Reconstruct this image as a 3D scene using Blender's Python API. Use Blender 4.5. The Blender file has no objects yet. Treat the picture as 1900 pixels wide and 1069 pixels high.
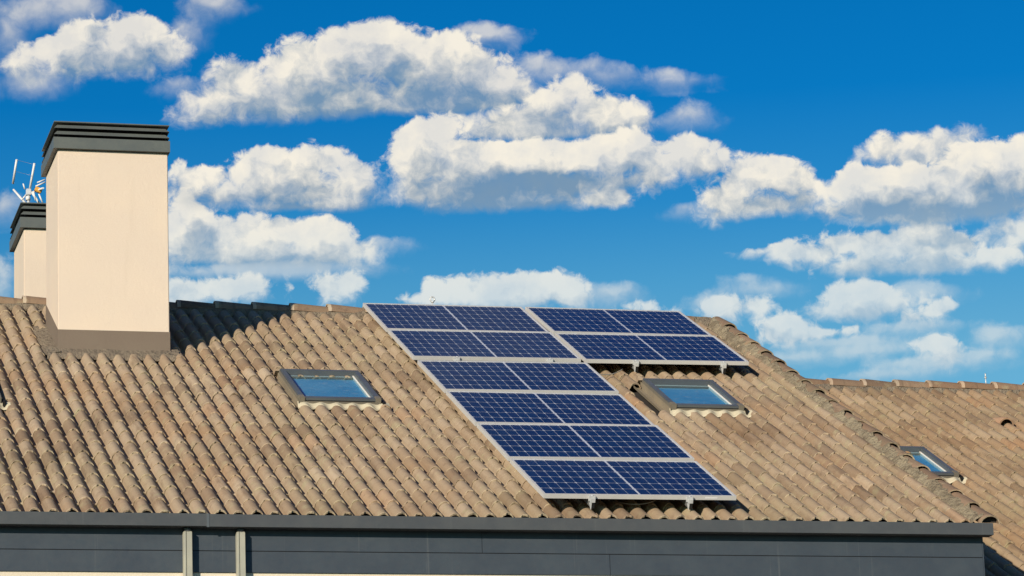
import bpy, bmesh, math, random
from mathutils import Vector, Matrix, Euler, noise as mnoise

random.seed(7)
scene = bpy.context.scene
COL = scene.collection
rad = math.radians

# ------------------------------------------------------------------ camera
Z0 = 10.2                                   # ground level is z = 0
F_PX = 6372.85                              # focal length in pixels of a 1900 px wide picture
YAW, PITCH, ROLL = 0.2578, 0.2455, -0.0354
CAM = Vector((-7.301, -33.6606, -8.5108 + Z0))


def cam_axes():
    cy, sy, cp, sp = math.cos(YAW), math.sin(YAW), math.cos(PITCH), math.sin(PITCH)
    fwd = Vector((sy * cp, cy * cp, sp))
    right = Vector((cy, -sy, 0))
    up = right.cross(fwd)
    r = right * math.cos(ROLL) + up * math.sin(ROLL)
    u = up * math.cos(ROLL) - right * math.sin(ROLL)
    return r, u, fwd


CR, CU, CF = cam_axes()
cam_data = bpy.data.cameras.new('camera')
cam = bpy.data.objects.new('camera', cam_data)
COL.objects.link(cam)
m = Matrix((CR, CU, -CF)).transposed().to_4x4()
m.translation = CAM
cam.matrix_world = m
cam_data.sensor_width = 36
cam_data.lens = F_PX / 1900 * 36
cam_data.clip_start = 0.5
cam_data.clip_end = 20000
scene.camera = cam


def pixel_dir(x, y):
    return (CR * ((x - 950) / F_PX) - CU * ((y - 534.5) / F_PX) + CF).normalized()


def to_pixel(p):
    d = Vector(p) - CAM
    z = d.dot(CF)
    return 950 + F_PX * d.dot(CR) / z, 534.5 - F_PX * d.dot(CU) / z


# ------------------------------------------------------------------ light
SUN_EL, SUN_AZ = rad(17.5), rad(48.1)       # the light travels towards +X +Y and down
sun_dir = Vector((math.cos(SUN_AZ) * math.cos(SUN_EL), math.sin(SUN_AZ) * math.cos(SUN_EL), -math.sin(SUN_EL)))
sun_data = bpy.data.lights.new('sun', 'SUN')
sun_data.energy = 5.0
sun_data.angle = rad(0.5)
sun_data.color = (1.0, 0.87, 0.70)
sun = bpy.data.objects.new('sun', sun_data)
sun.rotation_euler = sun_dir.to_track_quat('-Z', 'Y').to_euler()
sun.location = (-20, -30, 40)
COL.objects.link(sun)

scene.view_settings.view_transform = 'Standard'
scene.view_settings.look = 'None'
scene.view_settings.exposure = 0.0
scene.view_settings.gamma = 1.0
scene.view_settings.use_curve_mapping = False
scene.cycles.use_denoising = True
scene.cycles.use_adaptive_sampling = True
scene.cycles.adaptive_threshold = 0.01
scene.cycles.max_bounces = 6
scene.cycles.diffuse_bounces = 3
scene.cycles.glossy_bounces = 3
scene.cycles.transmission_bounces = 4
scene.cycles.transparent_max_bounces = 6
scene.cycles.caustics_reflective = False
scene.cycles.caustics_refractive = False
scene.render.film_transparent = False

# ------------------------------------------------------------------ node helpers


class NT:
    """small helper that wires math nodes; sockets or numbers are accepted as inputs"""

    def __init__(self, tree):
        self.t = tree
        self.n = tree.nodes
        self.l = tree.links

    def node(self, kind, **props):
        nd = self.n.new(kind)
        for k, v in props.items():
            setattr(nd, k, v)
        return nd

    def put(self, sock, val):
        if val is None:
            return
        if isinstance(val, bpy.types.NodeSocket):
            self.l.new(val, sock)
        else:
            sock.default_value = val

    def math(self, op, a, b=None, c=None, clamp=False):
        nd = self.node('ShaderNodeMath', operation=op, use_clamp=clamp)
        self.put(nd.inputs[0], a)
        self.put(nd.inputs[1], b)
        self.put(nd.inputs[2], c)
        return nd.outputs[0]

    def vec(self, op, a, b=None, c=None):
        nd = self.node('ShaderNodeVectorMath', operation=op)
        self.put(nd.inputs[0], a)
        self.put(nd.inputs[1], b)
        self.put(nd.inputs[2], c)
        return nd.outputs['Value'] if op in ('LENGTH', 'DOT_PRODUCT', 'DISTANCE') else nd.outputs[0]

    def mix(self, fac, a, b, blend='MIX'):
        nd = self.node('ShaderNodeMix', data_type='RGBA', blend_type=blend)
        self.put(nd.inputs[0], fac)
        self.put(nd.inputs[6], a)
        self.put(nd.inputs[7], b)
        return nd.outputs[2]

    def smooth(self, x, lo, hi, to0=0.0, to1=1.0):
        nd = self.node('ShaderNodeMapRange', interpolation_type='SMOOTHSTEP')
        self.put(nd.inputs[0], x)
        self.put(nd.inputs[1], lo)
        self.put(nd.inputs[2], hi)
        self.put(nd.inputs[3], to0)
        self.put(nd.inputs[4], to1)
        return nd.outputs[0]

    def lin(self, x, lo, hi, to0=0.0, to1=1.0):
        nd = self.node('ShaderNodeMapRange')
        self.put(nd.inputs[0], x)
        self.put(nd.inputs[1], lo)
        self.put(nd.inputs[2], hi)
        self.put(nd.inputs[3], to0)
        self.put(nd.inputs[4], to1)
        return nd.outputs[0]

    def ramp(self, fac, stops, interp='LINEAR'):
        nd = self.node('ShaderNodeValToRGB')
        cr = nd.color_ramp
        cr.interpolation = interp
        while len(cr.elements) < len(stops):
            cr.elements.new(0.5)
        for e, (p, c) in zip(cr.elements, stops):
            e.position = p
            e.color = (*c, 1) if len(c) == 3 else c
        self.put(nd.inputs[0], fac)
        return nd.outputs[0]

    def noise(self, vec, scale, detail=4, rough=0.5, dims='3D', lac=2.0, distort=0.0):
        nd = self.node('ShaderNodeTexNoise', noise_dimensions=dims)
        self.put(nd.inputs['Vector'], vec)
        nd.inputs['Scale'].default_value = scale
        nd.inputs['Detail'].default_value = detail
        nd.inputs['Roughness'].default_value = rough
        nd.inputs['Lacunarity'].default_value = lac
        nd.inputs['Distortion'].default_value = distort
        return nd.outputs[0]

    def voronoi(self, vec, scale, detail=0, rough=0.5, feature='F1', dims='2D', smooth=None):
        nd = self.node('ShaderNodeTexVoronoi', voronoi_dimensions=dims, feature=feature)
        self.put(nd.inputs['Vector'], vec)
        nd.inputs['Scale'].default_value = scale
        nd.inputs['Detail'].default_value = detail
        nd.inputs['Roughness'].default_value = rough
        if smooth is not None:
            nd.inputs['Smoothness'].default_value = smooth
        return nd.outputs['Distance']


# ------------------------------------------------------------------ sky with cumulus clouds
def sky_xy(x, y):
    d = pixel_dir(x, y)
    return math.atan2(d.x, d.y) * F_PX, d.z / math.hypot(d.x, d.y) * F_PX


# cloud lobes: (x, y, rx, ry, brightness) grouped in layers from far to near; positions are directions in the sky
WISPS = [
    (60, 18, 75, 32, .0), (140, 12, 55, 30, .15), (60, 150, 60, 26, -.1), (20, 60, 30, 40, -.1),
    (395, 8, 42, 16, .05), (372, 2, 25, 14, .0), (915, 64, 44, 18, .25), (882, 56, 24, 9, .1),
    (1098, 122, 24, 13, -.05), (1130, 140, 26, 14, -.05), (1238, 136, 29, 13, .1), (1262, 149, 18, 6, .0),
    (1275, 212, 38, 22, .05), (1240, 224, 22, 8, .0), (1000, 122, 40, 26, .1), (1035, 128, 34, 18, .05), (700, 452, 40, 14, .2),
    (1420, 535, 60, 14, .1), (1390, 520, 30, 10, .0), (1690, 545, 80, 24, .15), (1600, 650, 90, 16, .3),
    (1490, 662, 60, 12, .3), (1800, 662, 60, 16, .3), (1850, 622, 50, 18, .2), (1640, 694, 90, 11, .3), (8, 380, 26, 24, .1),
    (8, 510, 26, 40, .3), (340, 155, 30, 14, .0), (1130, 545, 60, 22, .1), (500, 500, 190, 18, .2),
    (1270, 385, 30, 12, .1), (1320, 560, 60, 18, .3), (340, 60, 26, 30, .05), (1690, 606, 90, 13, .25), (1560, 636, 120, 13, .25), (1730, 672, 110, 13, .3),
]
LAYER1 = [
    # long bank at the top
    (432, 150, 66, 48, .05), (395, 188, 52, 30, -.15), (480, 190, 85, 36, -.05), (560, 130, 85, 62, .25), (640, 108, 95, 62, .45),
    (716, 82, 82, 62, .55), (800, 112, 100, 62, .4), (872, 130, 70, 52, .35), (930, 160, 50, 42, .2), (600, 172, 150, 34, -.1),
    (840, 178, 170, 36, -.3), (760, 192, 160, 20, -.55), (400, 214, 60, 18, .0), (535, 205, 70, 18, -.1), (640, 196, 56, 14, -.05),
    # upper left
    (100, 92, 62, 36, .25), (165, 62, 52, 32, .1), (225, 70, 62, 46, .3), (280, 62, 50, 38, .45), (312, 100, 42, 34, .15),
    (230, 112, 90, 30, .05), (150, 122, 54, 28, .0), (48, 120, 40, 30, .0),
    # behind the right bank
    (1640, 276, 46, 32, .1), (1700, 292, 70, 28, -.1), (1730, 272, 60, 34, -.15), (1785, 252, 38, 26, -.1),
    (1880, 430, 46, 38, -.15), (1835, 440, 36, 26, -.25),
    # low banks near the ridge
    (335, 545, 60, 28, .35), (425, 535, 62, 28, .4), (470, 528, 32, 22, .4), (535, 556, 8, 16, .5), (612, 538, 46, 34, .45), (640, 528, 24, 22, .5),
    (775, 556, 30, 14, .4), (806, 534, 26, 24, .45), (860, 540, 60, 30, .45), (905, 525, 26, 22, .5), (960, 540, 90, 36, .4), (1010, 525, 50, 28, .45),
    (1060, 552, 40, 26, .35), (1166, 570, 24, 14, .55), (1206, 570, 28, 13, .6), (1255, 580, 22, 10, .4),
    (1350, 568, 56, 24, .4), (1410, 566, 44, 20, .3), (1465, 608, 56, 34, .4), (1530, 618, 66, 12, .4), (1740, 640, 44, 20, .4), (1765, 655, 30, 26, .35),
]
LAYER2 = [
    (-260, 150, 120, 40, .4), (-340, 172, 90, 34, .2), (-480, 330, 130, 45, .4), (-570, 352, 110, 35, .3), (-190, 430, 80, 28, .35), (-600, 520, 120, 26, .3),
    (2110, 205, 100, 42, .4), (2190, 232, 120, 40, .2), (2320, 420, 150, 40, .4), (2090, 565, 100, 26, .35), (2430, 120, 100, 40, .3),
    (1062, 164, 46, 32, .6), (1035, 190, 56, 38, .3), (985, 226, 130, 32, -.15), (1100, 206, 70, 36, .1), (1150, 218, 52, 38, .05),
    (1185, 218, 30, 24, .0), (1010, 246, 150, 18, -.35),
    (350, 430, 60, 52, .4), (345, 372, 18, 30, .5), (420, 442, 66, 40, .35), (455, 410, 30, 20, .55), (520, 432, 76, 38, .35), (585, 420, 50, 28, .6),
    (612, 445, 46, 32, .5), (655, 460, 44, 22, .2), (450, 474, 150, 24, .0), (600, 478, 70, 16, .05),
    (1560, 548, 56, 28, .5), (1620, 552, 62, 30, .4), (1580, 575, 110, 20, .0), (1506, 508, 17, 13, .6), (1745, 572, 32, 20, .5), (1695, 590, 36, 14, .2),
]
LAYER3 = [
    (780, 262, 58, 44, .6), (812, 236, 36, 26, .65), (760, 300, 46, 48, .35), (860, 300, 130, 44, .35), (950, 292, 130, 36, .45), (1060, 288, 110, 38, .5),
    (1150, 288, 80, 40, .5), (1176, 270, 36, 36, .5), (1215, 312, 46, 36, .35), (800, 350, 70, 28, -.2), (900, 350, 140, 36, -.4), (1000, 344, 150, 36, -.5),
    (960, 376, 130, 16, -.7), (1125, 368, 66, 20, .45), (1150, 340, 70, 20, .3),
    (1278, 276, 48, 34, .35), (1222, 266, 20, 12, .1), (1290, 305, 56, 26, .2),
    (1395, 328, 62, 40, .5), (1462, 330, 62, 42, .5), (1500, 345, 36, 34, .3), (1352, 372, 56, 26, .2), (1430, 380, 90, 22, -.15), (1330, 398, 34, 12, -.1),
    (1590, 345, 66, 36, .45), (1640, 340, 70, 40, .5), (1720, 340, 90, 42, .45), (1805, 300, 62, 50, .5), (1890, 300, 66, 60, .4), (1800, 350, 110, 46, .1),
    (1620, 388, 90, 26, -.25), (1740, 392, 140, 28, -.45), (1860, 378, 80, 34, -.4),
    (1410, 466, 36, 9, .0), (1465, 468, 42, 20, .3), (1530, 472, 54, 22, .2), (1560, 450, 44, 26, .35), (1640, 456, 80, 34, .45), (1725, 446, 66, 34, .55), (1775, 455, 52, 32, .5),
    (1840, 475, 46, 22, .3), (1600, 492, 90, 18, -.25), (1740, 490, 130, 16, -.2),
    (395, 330, 56, 36, .3), (540, 338, 100, 30, .1), (345, 330, 24, 28, .15), (475, 312, 54, 38, .15), (545, 304, 66, 34, .5), (604, 300, 48, 36, .5), (655, 330, 48, 40, .25),
    (420, 358, 90, 22, -.2), (560, 358, 120, 26, -.1), (620, 376, 50, 14, .2), (560, 384, 110, 10, -.2),
]


def lobe_group():
    g = bpy.data.node_groups.new('cloud_lobe', 'ShaderNodeTree')
    for nm, kind in (('P', 'NodeSocketVector'), ('Inv', 'NodeSocketVector'), ('Off', 'NodeSocketVector'), ('KR', 'NodeSocketFloat'),
                     ('B', 'NodeSocketFloat'), ('W', 'NodeSocketFloat'), ('T', 'NodeSocketFloat'), ('P2', 'NodeSocketVector'), ('W2', 'NodeSocketFloat')):
        g.interface.new_socket(nm, in_out='INPUT', socket_type=kind)
    for nm in ('W', 'T', 'W2'):
        g.interface.new_socket(nm, in_out='OUTPUT', socket_type='NodeSocketFloat')
    N = NT(g)
    gi = N.node('NodeGroupInput')
    go = N.node('NodeGroupOutput')
    I = gi.outputs
    v = N.vec('MULTIPLY_ADD', I['P'], I['Inv'], I['Off'])
    ln = N.math('SUBTRACT', 1.0, N.vec('LENGTH', v))
    w = N.math('EXPONENT', N.math('MULTIPLY', ln, I['KR']))
    t = N.math('ADD', N.vec('DOT_PRODUCT', v, (-0.08, 0.36, 0)), I['B'])
    N.put(go.inputs['W'], N.math('ADD', I['W'], w))
    N.put(go.inputs['T'], N.math('MULTIPLY_ADD', t, w, I['T']))
    v2 = N.vec('MULTIPLY_ADD', I['P2'], I['Inv'], I['Off'])
    w2 = N.math('EXPONENT', N.math('MULTIPLY', N.math('SUBTRACT', 1.0, N.vec('LENGTH', v2)), I['KR']))
    N.put(go.inputs['W2'], N.math('ADD', I['W2'], w2))
    return g


GROW = 1.0


def build_world():
    world = bpy.data.worlds.new('World')
    scene.world = world
    world.use_nodes = True
    nt = world.node_tree
    nt.nodes.clear()
    N = NT(nt)
    sky = N.node('ShaderNodeTexSky', sky_type='NISHITA', sun_disc=False)
    sky.sun_elevation = SUN_EL
    sky.sun_rotation = math.atan2(-sun_dir.x, -sun_dir.y)
    sky.altitude = 200
    sky.air_density = 1.0
    sky.dust_density = 0.3
    sky.ozone_density = 3.0
    STR = 0.10

    tc = N.node('ShaderNodeTexCoord')
    d = tc.outputs['Generated']
    sep = N.node('ShaderNodeSeparateXYZ')
    N.put(sep.inputs[0], d)
    dx, dy, dz = sep.outputs
    hl = N.math('SQRT', N.math('ADD', N.math('MULTIPLY', dx, dx), N.math('MULTIPLY', dy, dy)))
    sx = N.math('MULTIPLY', N.math('ARCTAN2', dx, dy), F_PX)
    sy = N.math('MULTIPLY', N.math('DIVIDE', dz, N.math('MAXIMUM', hl, 0.001)), F_PX)
    comb = N.node('ShaderNodeCombineXYZ')
    N.put(comb.inputs[0], sx)
    N.put(comb.inputs[1], sy)
    p = comb.outputs[0]

    # graded blue of the photograph's sky, paler towards the horizon
    blue = N.vec('MULTIPLY', sky.outputs[0], N.ramp(N.lin(sy, 1450, 6400), SKY_GRADE))

    # billow noise, sampled here and a step towards the light
    warp = N.node('ShaderNodeTexNoise', noise_dimensions='2D')
    N.put(warp.inputs['Vector'], p)
    warp.inputs['Scale'].default_value = 1 / 40
    warp.inputs['Detail'].default_value = 2
    q = N.vec('ADD', p, N.vec('MULTIPLY_ADD', warp.outputs[1], (30, 24, 0), (-15, -12, 0)))
    fine = N.noise(q, 1 / 30, 6, 0.66, '2D')
    cell = N.voronoi(q, 1 / 44, 1, 0.5, 'F1', '2D')

    def billow(v):
        return N.noise(v, 1 / 95, 2, 0.45, '2D')

    b0 = billow(q)
    b1 = billow(N.vec('ADD', q, (-16, 26, 0)))
    h0 = N.math('MULTIPLY_ADD', b0, 0.9, N.math('MULTIPLY_ADD', fine, 0.70, N.math('MULTIPLY', cell, -0.26)))
    relief = N.math('MULTIPLY_ADD', fine, 0.70, N.math('MULTIPLY_ADD', N.math('SUBTRACT', b0, b1), 1.1, -0.35))
    relief = N.math('MULTIPLY_ADD', cell, -0.10, relief)
    veil = N.noise(p, 1 / 120, 5, 0.6, '2D')
    grp = lobe_group()
    # a point further up the cloud, towards the light: how much cloud lies between decides how grey it is
    p_up = N.vec('ADD', N.vec('ADD', p, (-22, 54, 0)), N.vec('MULTIPLY_ADD', warp.outputs[1], (44, 60, 0), (-22, -30, 0)))

    FEEDS = (('P', 'NodeSocketVector'), ('P2', 'NodeSocketVector'), ('H', 'NodeSocketFloat'), ('R', 'NodeSocketFloat'),
             ('B0', 'NodeSocketFloat'), ('V', 'NodeSocketFloat'), ('SY', 'NodeSocketFloat'), ('Below', 'NodeSocketColor'))

    def layer(lobes, below, k, amp, edge, opac, gain, contrast):
        if not lobes:
            return below
        gt = bpy.data.node_groups.new('cloud_layer', 'ShaderNodeTree')
        for nm, kind in FEEDS:
            gt.interface.new_socket(nm, in_out='INPUT', socket_type=kind)
        gt.interface.new_socket('Color', in_out='OUTPUT', socket_type='NodeSocketColor')
        M = NT(gt)
        I = M.node('NodeGroupInput').outputs
        W = T = W2 = 0.0
        for (x, y, rx, ry, b) in lobes:
            rx *= GROW
            ry *= GROW
            cx, cy = sky_xy(x, y)
            g = M.node('ShaderNodeGroup')
            g.node_tree = grp
            M.put(g.inputs['P'], I['P'])
            g.inputs['Inv'].default_value = (1 / rx, 1 / ry, 0)
            g.inputs['Off'].default_value = (-cx / rx, -cy / ry, 0)
            g.inputs['KR'].default_value = k * math.sqrt(rx * ry)
            g.inputs['B'].default_value = b
            M.put(g.inputs['W'], W)
            M.put(g.inputs['T'], T)
            M.put(g.inputs['P2'], I['P2'])
            M.put(g.inputs['W2'], W2)
            W, T, W2 = g.outputs
        Ws = M.math('MAXIMUM', W, 1e-30)
        dist = M.math('DIVIDE', M.math('LOGARITHM', Ws, math.e), k)      # positive inside
        t = M.math('DIVIDE', T, Ws)
        f = M.math('ADD', M.math('MULTIPLY_ADD', I['H'], amp, dist), -amp * 0.72)
        soft = M.lin(t, -0.30, 0.45, edge * 3.2, edge)                   # tops are crisp, bases fray out
        a = M.smooth(M.math('DIVIDE', f, soft), -0.9, 1.1)
        thin = M.lin(I['V'], 0.38, 0.62, 0.82, 1.0)
        a = M.math('MULTIPLY', a, M.math('MULTIPLY', opac, thin))
        over = M.math('DIVIDE', M.math('LOGARITHM', M.math('MAXIMUM', W2, 1e-30), math.e), k)
        over = M.math('MULTIPLY_ADD', I['B0'], 60, M.math('ADD', over, -30))
        shade = M.smooth(over, -20, 76)
        br = M.math('MULTIPLY_ADD', shade, -contrast, M.math('MULTIPLY_ADD', t, 0.46, 0.83))
        br = M.math('MULTIPLY_ADD', I['R'], gain, br)
        col = M.ramp(br, [(0.0, (.19, .31, .45)), (.16, (.27, .37, .48)), (.40, (.45, .50, .54)), (.64, (.68, .68, .65)), (.92, (.93, .87, .75))])
        far = M.smooth(I['SY'], 1540, 1800, 0.55, 0.0)                        # distant low clouds take on the colour of the air
        col = M.mix(far, col, (.50, .66, .77, 1))
        sc = M.node('ShaderNodeVectorMath', operation='SCALE')
        M.put(sc.inputs[0], col)
        sc.inputs['Scale'].default_value = 1 / STR
        M.put(M.node('NodeGroupOutput').inputs[0], M.mix(a, I['Below'], sc.outputs[0]))
        g = N.node('ShaderNodeGroup')
        g.node_tree = gt
        for nm, val in (('P', p), ('P2', p_up), ('H', h0), ('R', relief), ('B0', b0), ('V', veil), ('SY', sy), ('Below', below)):
            N.put(g.inputs[nm], val)
        return g.outputs[0]

    def background(col):
        b = N.node('ShaderNodeBackground')
        N.put(b.inputs[0], col)
        b.inputs[1].default_value = STR
        return b.outputs[0]

    def either(fac, a, b):
        ms = N.node('ShaderNodeMixShader')
        N.put(ms.inputs[0], fac)
        N.put(ms.inputs[1], a)
        N.put(ms.inputs[2], b)
        return ms.outputs[0]

    # the named clouds, in eight sectors of azimuth so that each direction only looks at the clouds near it
    cuts = [sky_xy(x, 300)[0] for x in (280, 510, 740, 970, 1200, 1430, 1660)]
    lo = [-1e9] + cuts
    hi = cuts + [1e9]

    def near(lobes, i):
        res = []
        for L in lobes:
            c = sky_xy(L[0], L[1])[0]
            if c + L[2] * GROW + 70 > lo[i] and c - L[2] * GROW - 70 < hi[i]:
                res.append(L)
        return res

    def sector(i):
        col = layer(near(WISPS, i), blue, 1 / 13, 44, 15, 0.62, 0.5, .42)
        col = layer(near(LAYER1, i), col, 1 / 13, 54, 8.5, 0.98, 1.25, .70)
        col = layer(near(LAYER2, i), col, 1 / 12, 50, 8.0, 0.98, 1.25, .70)
        col = layer(near(LAYER3, i), col, 1 / 12, 50, 7.5, 0.99, 1.25, .72)
        return background(col)

    def pick(i, j):
        if j - i == 1:
            return sector(i)
        mid = (i + j) // 2
        return either(N.math('GREATER_THAN', sx, cuts[mid - 1]), pick(i, mid), pick(mid, j))

    inside = pick(0, 8)

    # scattered fair-weather clouds in the rest of the sky
    zz = N.node('ShaderNodeCombineXYZ')
    den = N.math('ADD', N.math('MAXIMUM', dz, 0.0), 0.12)
    for i in range(3):
        N.put(zz.inputs[i], den)
    cover = N.noise(N.vec('DIVIDE', d, zz.outputs[0]), 1.1, 5, 0.55)
    ax, ay = sky_xy(950, 300)
    away_x = N.smooth(N.math('ABSOLUTE', N.math('SUBTRACT', sx, ax)), 1800, 2600)
    away_y = N.smooth(N.math('SUBTRACT', sy, ay), 500, 1300)
    away = N.math('MULTIPLY', N.math('MAXIMUM', away_x, away_y), N.smooth(dz, 0.02, 0.12))
    cov = N.math('MULTIPLY', N.smooth(cover, 0.58, 0.72, 0.0, 0.75), away)
    outside = background(N.mix(cov, blue, tuple(c / STR for c in (.62, .63, .62)) + (1,)))
    inx = N.math('LESS_THAN', N.math('ABSOLUTE', N.math('SUBTRACT', sx, ax)), 1800)
    iny = N.math('LESS_THAN', N.math('ABSOLUTE', N.math('SUBTRACT', sy, ay)), 520)
    out = N.node('ShaderNodeOutputWorld')
    N.put(out.inputs[0], either(N.math('MULTIPLY', inx, iny), outside, inside))
    world.cycles.sampling_method = 'MANUAL'
    world.cycles.sample_map_resolution = 256


# multiplies the clear-sky model from low (left) to high (right) elevations; stops above the view are shaped to set the shadow ambient
SKY_GRADE = [(0.0, (.55, 1.00, 1.0)), (.030, (.34, .90, 1.02)), (.062, (.12, .73, 1.02)), (.105, (.015, .60, 1.0)), (.17, (.004, .55, .95)), (.45, (.07, .31, .80)), (1.0, (.11, .25, .70))]
build_world()

# ------------------------------------------------------------------ materials
MATS = {}


def material(name):
    mt = bpy.data.materials.new(name)
    mt.use_nodes = True
    mt.node_tree.nodes.clear()
    N = NT(mt.node_tree)
    out = N.node('ShaderNodeOutputMaterial')
    bs = N.node('ShaderNodeBsdfPrincipled')
    mt.node_tree.links.new(bs.outputs[0], out.inputs[0])
    MATS[name] = mt
    return mt, N, bs, out


def bump(N, bs, height, strength, dist):
    b = N.node('ShaderNodeBump')
    b.inputs['Strength'].default_value = strength
    b.inputs['Distance'].default_value = dist
    N.put(b.inputs['Height'], height)
    N.put(bs.inputs['Normal'], b.outputs[0])


def wpos(N):
    return N.node('ShaderNodeNewGeometry').outputs['Position']


def simple(name, color, rough=0.6, metal=0.0, var=0.10, scale=9.0, spec=0.4, bumpd=0.0, bscale=80):
    mt, N, bs, out = material(name)
    p = wpos(N)
    n = N.noise(p, scale, 6, 0.6)
    f = N.lin(n, 0.25, 0.75, 1 - var, 1 + var)
    c = N.vec('SCALE', color)
    nd = mt.node_tree.nodes[-1]
    N.put(nd.inputs['Scale'], f)
    N.put(bs.inputs['Base Color'], nd.outputs[0])
    N.put(bs.inputs['Roughness'], N.lin(N.noise(p, scale * 2.3, 3), 0.3, 0.7, rough - .07, rough + .07))
    bs.inputs['Metallic'].default_value = metal
    bs.inputs['Specular IOR Level'].default_value = spec
    if bumpd:
        bump(N, bs, N.noise(p, bscale, 4, 0.6), 1.0, bumpd)
    return mt


def tile_material(name, base, pale, lichen, dark, lip=False):
    """weathered concrete tile: each tile its own tone, blotches, lichen, grit"""
    mt, N, bs, out = material(name)
    p = wpos(N)
    oi = N.node('ShaderNodeObjectInfo')
    gi = N.node('ShaderNodeNewGeometry')
    rnd = N.math('FRACT', N.math('ADD', oi.outputs['Random'], gi.outputs['Random Per Island']))
    rnd2 = N.math('FRACT', N.math('MULTIPLY', rnd, 17.31))
    c = N.mix(rnd, base + (1,), pale + (1,))
    c = N.mix(N.math('MULTIPLY', N.math('GREATER_THAN', rnd2, 0.90), 0.45), c, dark + (1,))
    big = N.noise(p, 0.9, 4, 0.55)
    c = N.mix(N.smooth(big, 0.50, 0.68, 0, 0.5), c, (base[0] * 1.15, base[1] * 1.00, base[2] * .86, 1))
    c = N.mix(N.smooth(big, 0.50, 0.34, 0, 0.5), c, (base[0] * 1.16, base[1] * 1.28, base[2] * 1.22, 1))
    blot = N.noise(p, 11, 7, 0.66)
    c = N.mix(N.smooth(blot, 0.50, 0.74, 0, 0.55), c, dark + (1,))
    st = N.noise(N.vec('MULTIPLY', p, (13.0, .9, .9)), 1.0, 5, 0.62)
    c = N.mix(N.smooth(st, 0.52, 0.72, 0, 0.60), c, (dark[0] * .8, dark[1] * .8, dark[2] * .8, 1))
    lic = N.noise(p, 4.3, 8, 0.70)
    c = N.mix(N.smooth(lic, 0.54, 0.70, 0, 0.75), c, lichen + (1,))
    sp = N.noise(p, 150, 3, 0.7)
    c = N.mix(N.smooth(sp, 0.56, 0.72, 0, 0.34), c, (dark[0] * .6, dark[1] * .6, dark[2] * .6, 1))
    c = N.mix(N.smooth(sp, 0.42, 0.30, 0, 0.30), c, (pale[0] * 1.2, pale[1] * 1.2, pale[2] * 1.2, 1))
    c = N.mix(1.0, c, oi.outputs['Color'], 'MULTIPLY')
    N.put(bs.inputs['Base Color'], c)
    bs.inputs['Roughness'].default_value = 0.88
    bs.inputs['Specular IOR Level'].default_value = 0.25
    hgt = N.math('MULTIPLY_ADD', N.noise(p, 60, 5, 0.7), 1.0, N.math('MULTIPLY', blot, 0.8))
    bump(N, bs, hgt, 0.8, 0.0032)
    return mt


tile_material('tile', (.315, .230, .150), (.415, .325, .225), (.39, .350, .210), (.175, .118, .078))
tile_material('tile_edge', (.37, .29, .195), (.47, .38, .265), (.42, .38, .24), (.14, .10, .07))
tile_material('tile_brown', (.22, .15, .10), (.30, .21, .14), (.34, .29, .18), (.13, .09, .065))


tile_material('collar', (.46, .36, .26), (.56, .46, .34), (.46, .42, .26), (.26, .19, .13))


def mortar_material(name, a, b, c3):
    mt, N, bs, out = material(name)
    p = wpos(N)
    n1 = N.noise(p, 7, 8, 0.7)
    n2 = N.noise(p, 38, 6, 0.7)
    n3 = N.voronoi(p, 26, 1, 0.6, 'F1', '3D')
    c = N.mix(N.smooth(n1, 0.36, 0.64), a + (1,), b + (1,))
    c = N.mix(N.smooth(n2, 0.52, 0.70, 0, .85), c, c3 + (1,))
    N.put(bs.inputs['Base Color'], c)
    bs.inputs['Roughness'].default_value = 0.95
    bs.inputs['Specular IOR Level'].default_value = 0.15
    bump(N, bs, N.math('MULTIPLY_ADD', n2, 1.0, N.math('MULTIPLY', n3, 0.6)), 1.0, 0.02)
    return mt


mortar_material('mortar', (.20, .165, .115), (.34, .29, .20), (.10, .085, .06))
mortar_material('mortar_flat', (.20, .165, .125), (.27, .225, .165), (.15, .12, .09))


def render_plaster(name, base, warm):
    mt, N, bs, out = material(name)
    p = wpos(N)
    big = N.noise(p, 0.9, 5, 0.5)
    c = N.mix(N.smooth(big, 0.35, 0.68), base + (1,), warm + (1,))
    st = N.vec('MULTIPLY', p, (5.0, 5.0, 0.5))
    c = N.mix(N.smooth(N.noise(st, 1.6, 6, 0.6), 0.56, 0.80, 0, .16), c, (base[0] * .72, base[1] * .70, base[2] * .66, 1))
    g = N.noise(p, 240, 3, 0.7)
    c = N.mix(N.smooth(g, 0.58, 0.75, 0, .25), c, (base[0] * .6, base[1] * .58, base[2] * .55, 1))
    N.put(bs.inputs['Base Color'], c)
    bs.inputs['Roughness'].default_value = 0.92
    bs.inputs['Specular IOR Level'].default_value = 0.2
    bump(N, bs, N.math('MULTIPLY_ADD', g, 1.0, N.noise(p, 30, 4, .6)), 0.6, 0.004)
    return mt


render_plaster('plaster', (.715, .612, .500), (.775, .652, .510))
render_plaster('plinth', (.190, .150, .118), (.215, .175, .135))
render_plaster('wall_paint', (.74, .66, .52), (.78, .70, .55))


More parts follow.
